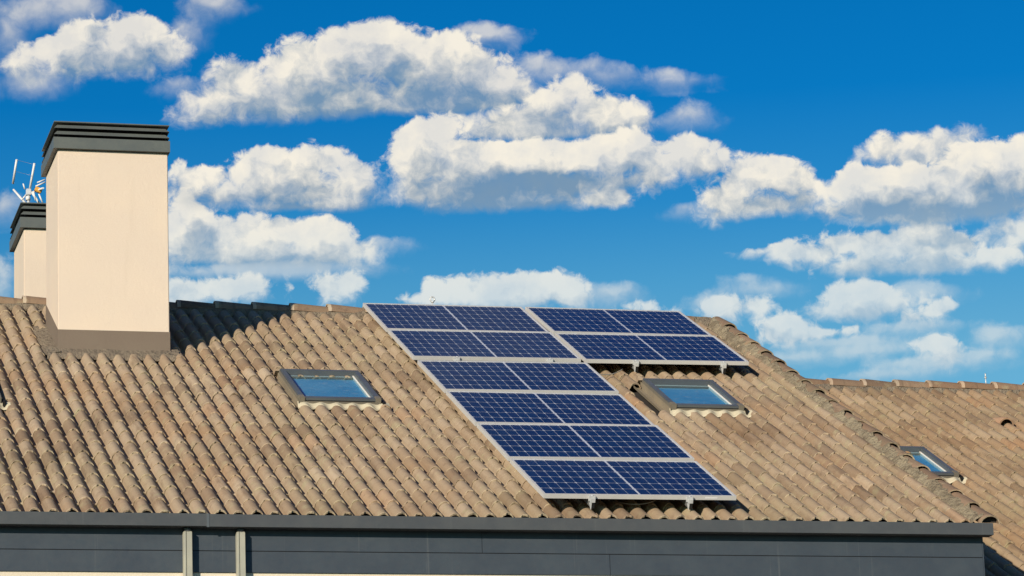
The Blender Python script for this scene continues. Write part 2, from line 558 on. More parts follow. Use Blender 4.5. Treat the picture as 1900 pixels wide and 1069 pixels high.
def coated_metal(name, color, rough=0.42, streak=0.0):
    mt, N, bs, out = material(name)
    p = wpos(N)
    n = N.noise(p, 3.2, 6, 0.6)
    c = N.mix(N.smooth(n, 0.35, 0.7), color + (1,), (color[0] * 1.22, color[1] * 1.20, color[2] * 1.14, 1))
    if streak:
        v = N.vec('MULTIPLY', p, (16, 16, .35))
        s1 = N.smooth(N.noise(v, 1.5, 4, 0.6), 0.62, 0.76, 0, streak)
        c = N.mix(s1, c, (.20, .21, .20, 1))
    d2 = N.noise(p, 55, 4, 0.7)
    c = N.mix(N.smooth(d2, 0.62, 0.8, 0, .35), c, (.16, .15, .13, 1))
    N.put(bs.inputs['Base Color'], c)
    N.put(bs.inputs['Roughness'], N.lin(N.noise(p, 20, 4), 0.3, 0.7, rough - .08, rough + .12))
    bs.inputs['Specular IOR Level'].default_value = 0.4
    bump(N, bs, n, 0.3, 0.01)
    return mt


coated_metal('gutter_coat', (.068, .075, .082), 0.45, 0.16)
coated_metal('fascia_coat', (.046, .060, .078), 0.5, 0.22)
coated_metal('cap_coat', (.100, .115, .112), 0.45)
coated_metal('pipe_coat', (.36, .36, .30), 0.45)
coated_metal('frame_coat', (.088, .102, .116), 0.34)
coated_metal('frame_side_coat', (.165, .150, .120), 0.5)
coated_metal('flashing_lead', (.24, .205, .15), 0.6)
simple('aluminium', (.63, .63, .61), 0.40, 0.12, 0.05, 14, 0.5)
simple('aluminium_dark', (.30, .31, .31), 0.42, 0.5, 0.15, 14, 0.5)
simple('backsheet', (.62, .66, .72), 0.5, 0, 0.04, 6)
simple('apron_pale', (.52, .47, .34), 0.7, 0, 0.12, 16)
simple('reveal_white', (.78, .76, .70), 0.5, 0, 0.05, 10)
simple('black_rubber', (.012, .012, .012), 0.6, 0, 0.1, 10)
simple('dark_void', (.010, .010, .012), 0.95, 0, 0.1, 3)
simple('membrane', (.030, .027, .025), 0.95, 0, 0.2, 3)
simple('antenna_white', (.74, .74, .72), 0.4, 0, 0.08, 20)
simple('antenna_orange', (.70, .36, .06), 0.5, 0, 0.12, 20)
simple('galvanised', (.68, .70, .70), 0.38, 0.25, 0.12, 40)
simple('cable_black', (.03, .03, .035), 0.5)
simple('sticker', (.80, .80, .80), 0.5)


def cell_material():
    mt, N, bs, out = material('cell')
    p = wpos(N)
    oi = N.node('ShaderNodeObjectInfo')
    c = N.mix(oi.outputs['Random'], (.0008, .0180, .060, 1), (.0010, .0240, .080, 1))
    c = N.mix(N.math('MULTIPLY', N.math('GREATER_THAN', N.math('FRACT', N.math('MULTIPLY', oi.outputs['Random'], 9.7)), .85), .4), c, (.003, .014, .062, 1))
    tcn = N.node('ShaderNodeTexCoord').outputs['Object']
    sp = N.node('ShaderNodeSeparateXYZ')
    N.put(sp.inputs[0], tcn)
    bar = N.math('ABSOLUTE', N.math('SUBTRACT', N.math('FRACT', N.math('MULTIPLY', sp.outputs[1], 5.0 / .182)), .5))
    c = N.mix(N.math('MULTIPLY', N.math('LESS_THAN', bar, .018), .35), c, (.30, .34, .42, 1))
    N.put(bs.inputs['Base Color'], c)
    bs.inputs['Roughness'].default_value = 0.32
    bs.inputs['Specular IOR Level'].default_value = 0.3
    return mt


cell_material()


def glass_material(name, ior, tint=(1, 1, 1), rough=0.02, dirt_and_haze=0.03):
    """thin pane: lets light straight through and mirrors the sky at grazing angles"""
    mt, N, bs, out = material(name)
    nt = mt.node_tree
    nt.nodes.remove(bs)
    fr = N.node('ShaderNodeFresnel')
    back = N.node('ShaderNodeNewGeometry').outputs['Backfacing']      # a thin sheet reflects alike from both sides
    N.put(fr.inputs['IOR'], N.lin(back, 0, 1, ior, 1 / ior))
    tr = N.node('ShaderNodeBsdfTransparent')
    tr.inputs[0].default_value = (*tint, 1)
    gl = N.node('ShaderNodeBsdfGlossy')
    gl.inputs['Roughness'].default_value = rough
    gl.inputs['Color'].default_value = (.95, .97, 1, 1)
    mx = N.node('ShaderNodeMixShader')
    N.put(mx.inputs[0], fr.outputs[0])
    N.put(mx.inputs[1], tr.outputs[0])
    N.put(mx.inputs[2], gl.outputs[0])
    df = N.node('ShaderNodeBsdfDiffuse')
    df.inputs[0].default_value = (.45, .42, .38, 1)
    m2 = N.node('ShaderNodeMixShader')
    p = wpos(N)
    N.put(m2.inputs[0], N.smooth(N.noise(p, 14, 6, .65), .50, .75, dirt_and_haze * .3, dirt_and_haze * 2.5))
    N.put(m2.inputs[1], mx.outputs[0])
    N.put(m2.inputs[2], df.outputs[0])
    N.put(out.inputs[0], m2.outputs[0])
    return mt


glass_material('panel_glass', 1.26, dirt_and_haze=0.006)
glass_material('window_glass', 2.6, (.70, .86, .94), dirt_and_haze=0.075)  # pale film is dirt plus reflected haze painted in

# ------------------------------------------------------------------ mesh helpers


def setp(o, label=None, category=None, group=None, kind=None):
    if label:
        o['label'] = label
    if category:
        o['category'] = category
    if group:
        o['group'] = group
    if kind:
        o['kind'] = kind
    return o


class MB:
    """collects polygons, then makes one mesh object"""

    def __init__(self):
        self.v, self.f, self.m, self.s = [], [], [], []

    def quad(self, *pts, mat=0, smooth=False):
        i = len(self.v)
        self.v += [tuple(p) for p in pts]
        self.f.append(tuple(range(i, i + len(pts))))
        self.m.append(mat)
        self.s.append(smooth)

    def box(self, a, b, mat=0, M=None):
        x0, y0, z0 = a
        x1, y1, z1 = b
        c = [Vector(q) for q in ((x0, y0, z0), (x1, y0, z0), (x1, y1, z0), (x0, y1, z0), (x0, y0, z1), (x1, y0, z1), (x1, y1, z1), (x0, y1, z1))]
        if M:
            c = [M @ q for q in c]
        i = len(self.v)
        self.v += [tuple(q) for q in c]
        for f in ((0, 3, 2, 1), (4, 5, 6, 7), (0, 1, 5, 4), (1, 2, 6, 5), (2, 3, 7, 6), (3, 0, 4, 7)):
            self.f.append(tuple(i + k for k in f))
            self.m.append(mat)
            self.s.append(False)

    def tube(self, pts, r, seg=8, mat=0, cap=True):
        pts = [Vector(p) for p in pts]
        rings = []
        for i, p in enumerate(pts):
            t = (pts[min(i + 1, len(pts) - 1)] - pts[max(i - 1, 0)]).normalized()
            a = t.cross(Vector((0, 0, 1)) if abs(t.z) < .9 else Vector((1, 0, 0))).normalized()
            b = t.cross(a)
            k = len(self.v)
            rr = r[i] if isinstance(r, (list, tuple)) else r
            for j in range(seg):
                an = 2 * math.pi * j / seg
                self.v.append(tuple(p + (a * math.cos(an) + b * math.sin(an)) * rr))
            rings.append(k)
        for k0, k1 in zip(rings, rings[1:]):
            for j in range(seg):
                j2 = (j + 1) % seg
                self.f.append((k0 + j, k0 + j2, k1 + j2, k1 + j))
                self.m.append(mat)
                self.s.append(True)
        if cap:
            self.f.append(tuple(rings[0] + j for j in range(seg))[::-1])
            self.f.append(tuple(rings[-1] + j for j in range(seg)))
            self.m += [mat, mat]
            self.s += [False, False]

    def grid(self, rows, mat=0, smooth=True, flip=False):
        """rows: list of equally long lists of points"""
        i = len(self.v)
        w = len(rows[0])
        for r in rows:
            self.v += [tuple(q) for q in r]
        for a in range(len(rows) - 1):
            for b in range(w - 1):
                q = (i + a * w + b, i + a * w + b + 1, i + (a + 1) * w + b + 1, i + (a + 1) * w + b)
                self.f.append(q[::-1] if flip else q)
                self.m.append(mat)
                self.s.append(smooth)

    def mesh(self, name, mats):
        me = bpy.data.meshes.new(name)
        me.from_pydata(self.v, [], self.f)
        for mt in mats:
            me.materials.append(MATS[mt])
        me.polygons.foreach_set('material_index', self.m)
        me.polygons.foreach_set('use_smooth', self.s)
        me.update()
        return me

    def build(self, name, mats, parent=None, matrix=None, bevel=0.0):
        if isinstance(mats, str):
            mats = [mats]
        me = self.mesh(name, mats)
        if bevel:
            bm = bmesh.new()
            bm.from_mesh(me)
            bmesh.ops.bevel(bm, geom=list(bm.edges), offset=bevel, segments=2, affect='EDGES', clamp_overlap=True)
            bm.to_mesh(me)
            bm.free()
        return link(name, me, parent, matrix)


def link(name, data, parent=None, matrix=None):
    """matrix is in world space when the parent sits at the origin, else relative to the parent"""
    o = bpy.data.objects.new(name, data)
    COL.objects.link(o)
    if parent is not None:
        o.parent = parent
    if matrix is not None:
        o.matrix_local = matrix
    return o


def empty(name, loc=(0, 0, 0), parent=None, matrix=None):
    o = bpy.data.objects.new(name, None)
    COL.objects.link(o)
    o.empty_display_size = 0.3
    o.location = loc
    if parent is not None:
        o.parent = parent
    if matrix is not None:
        o.matrix_local = matrix
    return o


# ------------------------------------------------------------------ the roof plane: u along the eave, v up the slope, n off the surface
SL = 0.4662
VV = Vector((0, math.cos(SL), math.sin(SL)))
NN = Vector((0, -math.sin(SL), math.cos(SL)))


def P(u, v, n):
    return Vector((u, 0, Z0)) + VV * v + NN * n


def RM(u, v, n, rz=0.0, rx=0.0):
    """placement matrix of a thing lying on the slope"""
    return Matrix.Translation(P(u, v, n)) @ Matrix.Rotation(SL, 4, 'X') @ Matrix.Rotation(rz, 4, 'Z') @ Matrix.Rotation(rx, 4, 'X')


PITCH_U, GAUGE, ROLL_H, THK, TLEN = 0.15026, 0.3565, 0.068, 0.014, 0.425


def prof(x):
    """height of the tile's waves at x (crest in the middle of each pitch)"""
    f = (x / PITCH_U) % 1.0
    d = abs(f - .5) * PITCH_U / .0565
    return ROLL_H * math.sqrt(max(0.0, 1 - d * d)) if d < 1 else 0.0


def tile_mesh(seed, rolls=2):
    """one interlocking double-roll tile: lower end at y = 0, thick front lip, right roll lapping the next tile"""
    rng = random.Random(seed)
    mb = MB()
    seg = 8
    W = PITCH_U * rolls
    n = seg * rolls
    # points closer together on the steep flanks
    one = [0, .12, .14, .18, .27, .38, .5, .62, .73, .82, .86, .88]
    xs = [PITCH_U * (k + a) for k in range(rolls) for a in one] + [W]
    n = len(xs) - 1
    drop = THK + 0.001
    ph = rng.uniform(0, 9)

    def top(x, y, k):
        z = prof(x) + THK * 0 + drop * (1 - y / GAUGE)
        if rolls == 2 and x > PITCH_U * 1.05:
            z += 0.005 * min(1, (x - PITCH_U * 1.05) / .03)
        z += 0.0025 * math.sin(ph + x * 41)
        return z

    front = []
    for i, x in enumerate(xs):
        yo = 0.004 * math.sin(ph * 3 + i * 1.9) + rng.uniform(-.003, .003)
        if rolls == 2 and i in (n - 6, n - 5, n - 4):
            yo += rng.uniform(.004, .016)          # chipped corner of the lap
        front.append((x + (0.004 if i == n else 0), yo))
    r0 = [(x, y, top(x, max(y, 0), i)) for i, (x, y) in enumerate(front)]
    r1 = [(x, .16, top(x, .16, i) - .0015) for i, (x, y) in enumerate(front)]
    r2 = [(x, TLEN, top(x, TLEN, i)) for i, (x, y) in enumerate(front)]
    mb.grid([r0, r1, r2], 0, True)
    # rounded lip
    l1 = [(x, y - .004, z - .004) for (x, y, z) in r0]
    l2 = [(x, y - .003, z - THK - .004) for (x, y, z) in r0]
    mb.grid([l2, l1, [(x, y, z) for (x, y, z) in r0]], 1, False)
    # underside near the lip, so that the open rolls show their thickness
    u1 = [(x, .14, z - THK - .003) for (x, y, z) in r0]
    mb.grid([u1, l2], 0, True)
    # right edge
    mb.quad(l2[-1], (xs[-1] + .004, TLEN, r2[-1][2] - THK), r2[-1], r0[-1], mat=0)
    return mb


def half_disc(name, length, r, flat, mats, seed, taper=.88, filled=True):
    """half-round ridge tile, axis along +x, wide end at x = 0 overlapping the one before"""
    rng = random.Random(seed)
    mb = MB()
    seg = 10
    rings = []
    for (x, k) in ((0, 1.03), (0.036, 1.03), (length, taper)):
        row = []
        for j in range(seg + 1):
            a = math.pi * j / seg
            row.append((x + rng.uniform(-.003, .003), -math.cos(a) * r * k, math.sin(a) * r * k * flat))
        rings.append(row)
    mb.grid(rings[:2], 1 if filled else 0, True)
    mb.grid(rings[1:], 0, True)
    inner = [(x + .001, y * .86, z * .86) for (x, y, z) in rings[0]]
    mb.grid([inner, rings[0]], 1, False)
    fill = [(.012 + rng.uniform(-.004, .004), y * .84, z * .84) for (x, y, z) in rings[0]]
    if filled:
        mb.quad(*fill[::-1], mat=1)
    else:
        mb.quad(*[(.05, y, z) for (x, y, z) in fill[::-1]], mat=2)  # dark plate plugs the open mouth in place of the shade inside
    inner2 = [(length * .6, y * .84, z * .84) for (x, y, z) in rings[0]]
    mb.grid([inner2, inner], 0, True)
    return mb.mesh(name, mats)


def lumpy(rows, amp, freq, seed, edge_keep=True):
    out = []
    off = Vector((seed * 3.1, seed * 1.7, seed * .9))
    for ri, row in enumerate(rows):
        nr = []
        for q in row:
            q = Vector(q)
            h = mnoise.fractal(q * freq + off, 0.9, 2.0, 4)
            h2 = mnoise.cell(q * freq * 2.1 + off) - .5
            k = amp
            if edge_keep and ri in (0, len(rows) - 1):
                k *= .45
            nr.append(q + NN * (h * k + h2 * k * .35) + Vector((1, 0, 0)) * h * k * .6)
        out.append(nr)
    return out


# ------------------------------------------------------------------ ground
def ground():
    mt, N, bs, out = material('ground_paving')
    p = wpos(N)
    c = N.mix(N.smooth(N.noise(p, .15, 6, .6), .4, .6), (.13, .12, .10, 1), (.18, .165, .14, 1))
    c = N.mix(N.smooth(N.noise(p, 9, 6, .6), .5, .7, 0, .5), c, (.09, .085, .075, 1))
    N.put(bs.inputs['Base Color'], c)
    bs.inputs['Roughness'].default_value = .9
    mb = MB()
    S = 3000
    mb.quad((-S, -S, 0), (S, -S, 0), (S, S, 0), (-S, S, 0))
    setp(mb.build('ground', 'ground_paving'), kind='structure')


ground()

# ------------------------------------------------------------------ houses
CREST = -0.13                     # crest plane of the main roof
BASE_N = CREST - ROLL_H           # valley plane
V_RIDGE = 0.18
EAVE_V = -7.352
HOUSE_L, HOUSE_R = -7.6, 3.90
NB_CREST = -1.08
NB_RIDGE = 1.34
NB_EAVE = -0.53 - GAUGE * 21
NB_L, NB_R = 3.93, 10.4

tile_variants = [tile_mesh(100 + i) for i in range(6)]
tile_meshes = [t.mesh('tile', ['tile', 'tile_edge']) for t in tile_variants]
half_variants = [tile_mesh(200 + i, 1) for i in range(3)]
half_meshes = [t.mesh('tile_half', ['tile', 'tile_edge']) for t in half_variants]

house = setp(empty('house', (-1.8, 0, 0)), 'large house with brown tiled roof, cream chimneys and dark grey fascia', 'house')
H_INV = Matrix.Translation((1.8, 0, 0))
neighbour = setp(empty('house', (7.2, 1.0, 0)), 'lower tiled house behind the mortared gable edge, one small skylight', 'house')
N_INV = Matrix.Translation((-7.2, -1.0, 0))

# skylight rectangles on the roofs: u0, u1, v_low, v_high (outer frame)
SKY_A = (-1.345, -0.58, -3.71, -2.62)
SKY_B = (2.235, 2.955, -3.70, -2.68)
SKY_C = (-4.83, -4.10, -3.95, -2.90)
SKY_N = (5.00, 5.70, -2.52, -1.50)
CHIM = (-3.36, -2.285, -1.6, -0.65)     # x0, x1, y0, y1


def blocked(u, vb, sky, chim):
    """is a roll at u with its lower end at vb taken by a skylight or chimney?"""
    vm = vb + GAUGE * .5
    for (u0, u1, v0, v1) in sky:
        if u0 - .10 < u < u1 + .03 and v0 - .05 < vm < v1 + .02:
            return True
    for (x0, x1, y0, y1) in chim:
        q = P(u, vm, CREST)
        if x0 - .10 < u < x1 + .05 and y0 - .16 < q.y < y1:
            return True
    return False


def on_screen(q, pad=20):
    x, y = to_pixel(q)
    return -pad < x < 1900 + pad and -pad < y < 1069 + pad


def lay_tiles(parent, inv, crest, u_right, u_left, eave, ridge, kink_u, sky, chim, hidden, limit, dark_rolls=(), tone=(1, 1, 1, 1)):
    """kink_u: u of a lapped roll; tiles run left of it in pairs of rolls"""
    base = crest - ROLL_H
    spots = []
    width = 2 * PITCH_U
    x_right = kink_u + PITCH_U / 2
    j0 = math.ceil((u_right - x_right) / width)
    x = x_right + j0 * width - width
    cols = []
    while x > u_left - width:
        cols.append(x)
        x -= width
    rng = random.Random(5)
    nrow = int((ridge - .02 - eave) / GAUGE) + 1
    for i in range(nrow):
        vb = eave + GAUGE * i
        for x in cols:
            la = x + PITCH_U / 2
            lb = x + PITCH_U * 1.5
            keep_a = u_left < la < u_right and not blocked(la, vb, sky, chim)
            keep_b = u_left < lb < u_right and not blocked(lb, vb, sky, chim)
            if not (keep_a or keep_b):
                continue
            two = keep_a and keep_b
            x0 = x if keep_a else x + PITCH_U
            jit = (rng.uniform(-.0035, .0035), rng.uniform(-.005, .005), rng.uniform(0, .004), rng.uniform(-.006, .006), rng.uniform(-.004, .006))
            if rng.random() < .05:
                jit = (jit[0], jit[1] - rng.uniform(.006, .020), jit[2] + .002, jit[3] * 3, jit[4])
            mat = RM(x0 + jit[0], vb + jit[1], base + jit[2], jit[3], jit[4])
            if vb + TLEN > ridge:
                mat = mat @ Matrix.Diagonal((1, (ridge - vb) / TLEN, 1, 1))
            mid = P(x + PITCH_U, vb + .1, crest)
            vis = on_screen(mid) and not hidden(x + PITCH_U, vb + .05)
            dist = (mid - CAM).length
            tint = tone
            odd = rng.random()
            if odd < .04:
                tint = (tone[0] * 1.06, tone[1] * .97, tone[2] * .92, 1)
            elif odd < .10:
                tint = (tone[0] * .74, tone[1] * .71, tone[2] * .70, 1)
            elif odd < .15:
                tint = (tone[0] * 1.12, tone[1] * 1.14, tone[2] * 1.16, 1)
            for (du, dv0, dv1, k) in dark_rolls:
                if abs(x + PITCH_U - du) < PITCH_U * .9 and dv0 < vb < dv1:
                    tint = k
            spots.append((0 if vis else 1, dist, two, mat, rng.randrange(6), tint))
    spots.sort(key=lambda s: (s[0], s[1]))
    mb = MB()
    for idx, (hid, dist, two, mat, var, tint) in enumerate(spots):
        if not hid and idx < limit:
            o = link('tile', tile_meshes[var] if two else half_meshes[var % 3], parent, inv @ mat)
            o.color = tint
        else:
            src = tile_variants[var] if two else half_variants[var % 3]
            k = len(mb.v)
            mb.v += [tuple(mat @ Vector(q)) for q in src.v]
            mb.f += [tuple(k + a for a in f) for f in src.f]
            mb.m += src.m
            mb.s += src.s
    if mb.v:
        me = mb.mesh('far_tiles', ['tile', 'tile_edge'])
        # weld so that each tile is one island with its own tone
        bm = bmesh.new()
        bm.from_mesh(me)
        bm.to_mesh(me)
        bm.free()
        o = link('upper_tiles', me, parent, inv)
        o.color = tone
        setp(o, kind='stuff')
    return spots


def slope_sheet(mb, u0, u1, v_eave, v_ridge, n, thick=.03):
    """deck below the tiles: front slope and the mirrored rear slope, with thickness"""
    a, b = P(u0, v_eave, n), P(u1, v_eave, n)
    c, d = P(u1, v_ridge, n), P(u0, v_ridge, n)
    yr = c.y
    a2, b2 = Vector((a.x, 2 * yr - a.y, a.z)), Vector((b.x, 2 * yr - b.y, b.z))
    t = Vector((0, 0, thick))
    mb.quad(a, b, c, d)
    mb.quad(d, c, b2, a2)
    mb.quad(b - t, a - t, d - t, c - t)
    mb.quad(c - t, d - t, a2 - t, b2 - t)
    mb.quad(a - t, b - t, b, a)
    mb.quad(b2 - t, a2 - t, a2, b2)
    for q0, q1, q2 in ((a, d, a2), (b, c, b2)):
        mb.quad(q0 - t, q1 - t, q1, q0)
        mb.quad(q1 - t, q2 - t, q2, q1)


# ---- main roof
def under_panels(u, v):
    if -.02 < u < 3.46 and -2.2 < v < 0.1:
        return True
    return .02 < u < 1.62 and -7.02 < v < -2.1


mb = MB()
slope_sheet(mb, HOUSE_L, HOUSE_R + .10, EAVE_V + .03, V_RIDGE, BASE_N - .022)
roof = mb.build('roof', 'membrane', house, H_INV)
PINK = (.74, .66, .64, 1)
lay_tiles(roof, Matrix.Identity(4), CREST, 3.90, HOUSE_L + .03, EAVE_V, V_RIDGE - .04, 3.6587, (SKY_A, SKY_B, SKY_C), (CHIM,), under_panels, 300,
          ((-1.08, -4.5, -3.75, PINK), (-.93, -5.0, -4.2, (.85, .80, .78, 1)), (2.55, -4.6, -3.75, (.80, .74, .70, 1)), (2.70, -4.9, -4.3, (.84, .78, .74, 1))))

# rear slope covering of the main roof, seen by no one from the street but there
ridge_len = 0.393
rt_meshes = [half_disc('ridge_tile', ridge_len + .035, .105, .92, ['tile_brown', 'collar'], 300 + i) for i in range(3)]


def ridge_row(parent, crest, v, n, u0, u1, seed):
    rng = random.Random(seed)
    u = u0
    while u < u1:
        o = link('ridge_tile', rt_meshes[rng.randrange(3)], parent,
                 Matrix.Translation(P(u + rng.uniform(-.004, .004), v, n)) @ Matrix.Rotation(rad(2.3) + rng.uniform(-.012, .012), 4, 'Y') @ Matrix.Rotation(rng.uniform(-.025, .025), 4, 'Z'))
        o.color = (rng.uniform(.85, 1.1),) * 3 + (1,)
        u += ridge_len


ridge_row(roof, CREST, V_RIDGE, -.155, -1.933 - ridge_len * 14, 3.50, 1)


def ridge_mortar(parent, name, u0, u1, v_r, crest, seed, low=.135):
    nu = int((u1 - u0) / .03)
    rows = []
    for (dv, dn) in ((-low, -.038), (-low * .8, .004), (-low * .45, .03), (-.02, .05)):
        rows.append([P(u0 + (u1 - u0) * i / nu, v_r + dv, crest + dn + (-.012 * math.cos(2 * math.pi * (u0 + (u1 - u0) * i / nu - 3.809) / PITCH_U + math.pi) if dn < 0 else 0)) for i in range(nu + 1)])
    mb = MB()
    mb.grid(lumpy(rows, .010, 9, seed), 0, True)
    return mb.build(name, 'mortar_flat', parent)


ridge_mortar(roof, 'ridge_mortar', HOUSE_L, 3.80, V_RIDGE, CREST, 2)

# ---- gable edge: mortar bed with half-round verge tiles


def verge_u(v):
    return 3.885 + (0.12 - v) * .0155


def verge():
    nv = 380
    rows = []
    prof_ = ((-.170, -.080), (-.152, -.030), (-.132, .000), (-.100, .030), (-.072, .044), (-.048, .052))
    v0, v1 = EAVE_V - .02, V_RIDGE - .02
    for (du, dn) in prof_:
        rows.append([P(verge_u(v0 + (v1 - v0) * i / nv) + du, v0 + (v1 - v0) * i / nv, CREST + dn) for i in range(nv + 1)])
    mb = MB()
    rows = lumpy(rows, .027, 9, 5, False)
    mb.grid(rows, 0, False, True)
    mb.build('verge_mortar', 'mortar', roof)
    L = .40
    meshes = [half_disc('verge_tile', L + .05, .088, .86, ['tile_brown', 'tile_edge', 'membrane'], 400 + i, .84, False) for i in range(3)]
    rng = random.Random(9)
    v = EAVE_V - .07
    while v < V_RIDGE - .1:
        base = Matrix(((0, -1, 0, 0), (1, 0, 0, 0), (0, 0, 1, 0), (0, 0, 0, 1)))     # axis along +v
        o = link('verge_tile', meshes[rng.randrange(3)], roof,
                 RM(verge_u(v) + rng.uniform(-.006, .006), v, CREST - .006 + rng.uniform(-.004, .004), rng.uniform(-.02, .02), rad(-2.2)) @ base)
        o.color = (rng.uniform(.85, 1.15),) * 3 + (1,)
        v += L


verge()

# ---- walls, fascia, gutter and downpipes of the main house
Y_FASCIA, Y_GUT = -6.495, -6.62
Z_EAVE = Z0 - 3.46
y_ridge = P(0, V_RIDGE, 0).y
wall_top = Z0 - 3.52


def gable_house_wall(name, x0, x1, y0, y1, z_eave, v_ridge, n, mat, parent):
    mb = MB()
    top = P(0, v_ridge, n)
    zf = P(0, 0, n).z + (y0 - P(0, 0, n).y) * math.tan(SL) - .06
    zr = top.z - .06
    mb.quad((x0, y0, 0), (x1, y0, 0), (x1, y0, zf), (x0, y0, zf))
    mb.quad((x1, y1, 0), (x0, y1, 0), (x0, y1, zf), (x1, y1, zf))
    for x in (x0, x1):
        pts = [(x, y0, 0), (x, y1, 0), (x, y1, zf), (x, top.y, zr), (x, y0, zf)]
        mb.quad(*(pts if x == x1 else pts[::-1]))
    return mb.build(name, mat, parent)


w = gable_house_wall('wall', HOUSE_L + .1, HOUSE_R - .02, Y_FASCIA + .014, 2 * y_ridge - Y_FASCIA, 0, V_RIDGE, BASE_N - .06, 'wall_paint', house)
w.matrix_local = H_INV
z_g = Z0 - 3.738     # groove between the two boards
z_b = Z0 - 3.914
for (x0, x1, za, zb) in ((HOUSE_L + .05, -.472, z_g + .003, Z0 - 3.50), (-.469, HOUSE_R + .045, z_g + .003, Z0 - 3.50),
                         (HOUSE_L + .05, .62, z_b, z_g - .003), (.623, HOUSE_R + .045, z_b, z_g - .003)):
    mb = MB()
    mb.box((x0, Y_FASCIA, za), (x1, Y_FASCIA + .013, zb))
    mb.build('fascia_board', 'fascia_coat', house, H_INV, bevel=.0018)
mb = MB()
mb.box((HOUSE_L + .06, Y_FASCIA + .006, z_b + .02), (HOUSE_R + .04, Y_FASCIA + .0135, Z0 - 3.52))
mb.build('fascia_backing', 'dark_void', house, H_INV)
# gable trim board closing the end of the fascia
mb = MB()
mb.box((HOUSE_R + .046, Y_FASCIA + .002, z_b), (HOUSE_R + .058, Y_FASCIA + 1.2, Z0 - 3.50))
mb.build('fascia_return', 'fascia_coat', house, H_INV, bevel=.0015)


def gutter(x0, x1, dz, dy, name='gutter'):
    """box gutter: front, bottom, back, rolled front lip"""
    mb = MB()
    zt, zb_ = Z0 - 3.459 + dz, Z0 - 3.562 + dz
    t = .004
    y0, y1 = Y_GUT + dy, Y_FASCIA - .002
    mb.box((x0, y0, zb_), (x1, y0 + t, zt))
    mb.box((x0, y0 + t, zb_), (x1, y1, zb_ + t))
    mb.box((x0, y1 - t, zb_ + t), (x1, y1, zt + .01))
    mb.box((x0, y0 + t, zt - .004), (x1, y0 + .018, zt))
    mb.box((x0, y0 + t, zb_ + t), (x0 + t, y1 - t, zt - .005))
    mb.box((x1 - t, y0 + t, zb_ + t), (x1, y1 - t, zt - .005))
    return mb.build(name, 'gutter_coat', house, H_INV, bevel=.0012)


g1 = gutter(HOUSE_L, -2.772, 0.004, 0)
g2 = gutter(-2.770, 4.008, 0.0, -.002)
mb = MB()
mb.box((-2.786, Y_GUT - .005, Z0 - 3.566), (-2.764, Y_GUT - .0025, Z0 - 3.455))
mb.build('gutter_joint', 'frame_coat', house, H_INV)


def downpipe(xc):
    """fluted rectangular downpipe with an elbow into the gutter"""
    mb = MB()
    w, yb, yf = .036, Y_FASCIA - .006, Y_FASCIA - .076
    pr = []
    # cross-section with a groove near the left edge and soft corners
    for (a, b) in ((-1, 0), (-1, .75), (-.85, 1), (-.52, 1), (-.46, .86), (-.36, .86), (-.30, 1), (.85, 1), (1, .75), (1, 0)):
        pr.append((xc + a * w, yb + (yf - yb) * b))
    rows = []
    for z in (0.05, 3.0, Z0 - 3.66, Z0 - 3.598):
        rows.append([(x, y, z) for x, y in pr])
    rows.append([(xc + (x - xc) * .9, y + .012, Z0 - 3.590) for x, y in pr])
    mb.grid(rows, 0, False)
    mb.quad(*[(x, y, Z0 - 3.590) for x, y in [(xc + (x - xc) * .9, y + .012) for x, y in pr]])
    o = mb.build('downpipe', 'pipe_coat', house, H_INV)
    mb = MB()
    mb.tube([(xc, (yb + yf) / 2, Z0 - 3.592), (xc, (yb + yf) / 2, Z0 - 3.560)], .029, 12)
    k = mb.build('spigot', 'gutter_coat', o)
    for z in (Z0 - 4.25, Z0 - 6.2, Z0 - 8.2):
        mb = MB()
        mb.box((xc - w - .006, yf - .004, z), (xc + w + .006, Y_FASCIA + .013, z + .025))
        mb.build('bracket', 'pipe_coat', o)


downpipe(-2.928)
downpipe(-2.495)

# ---- chimneys


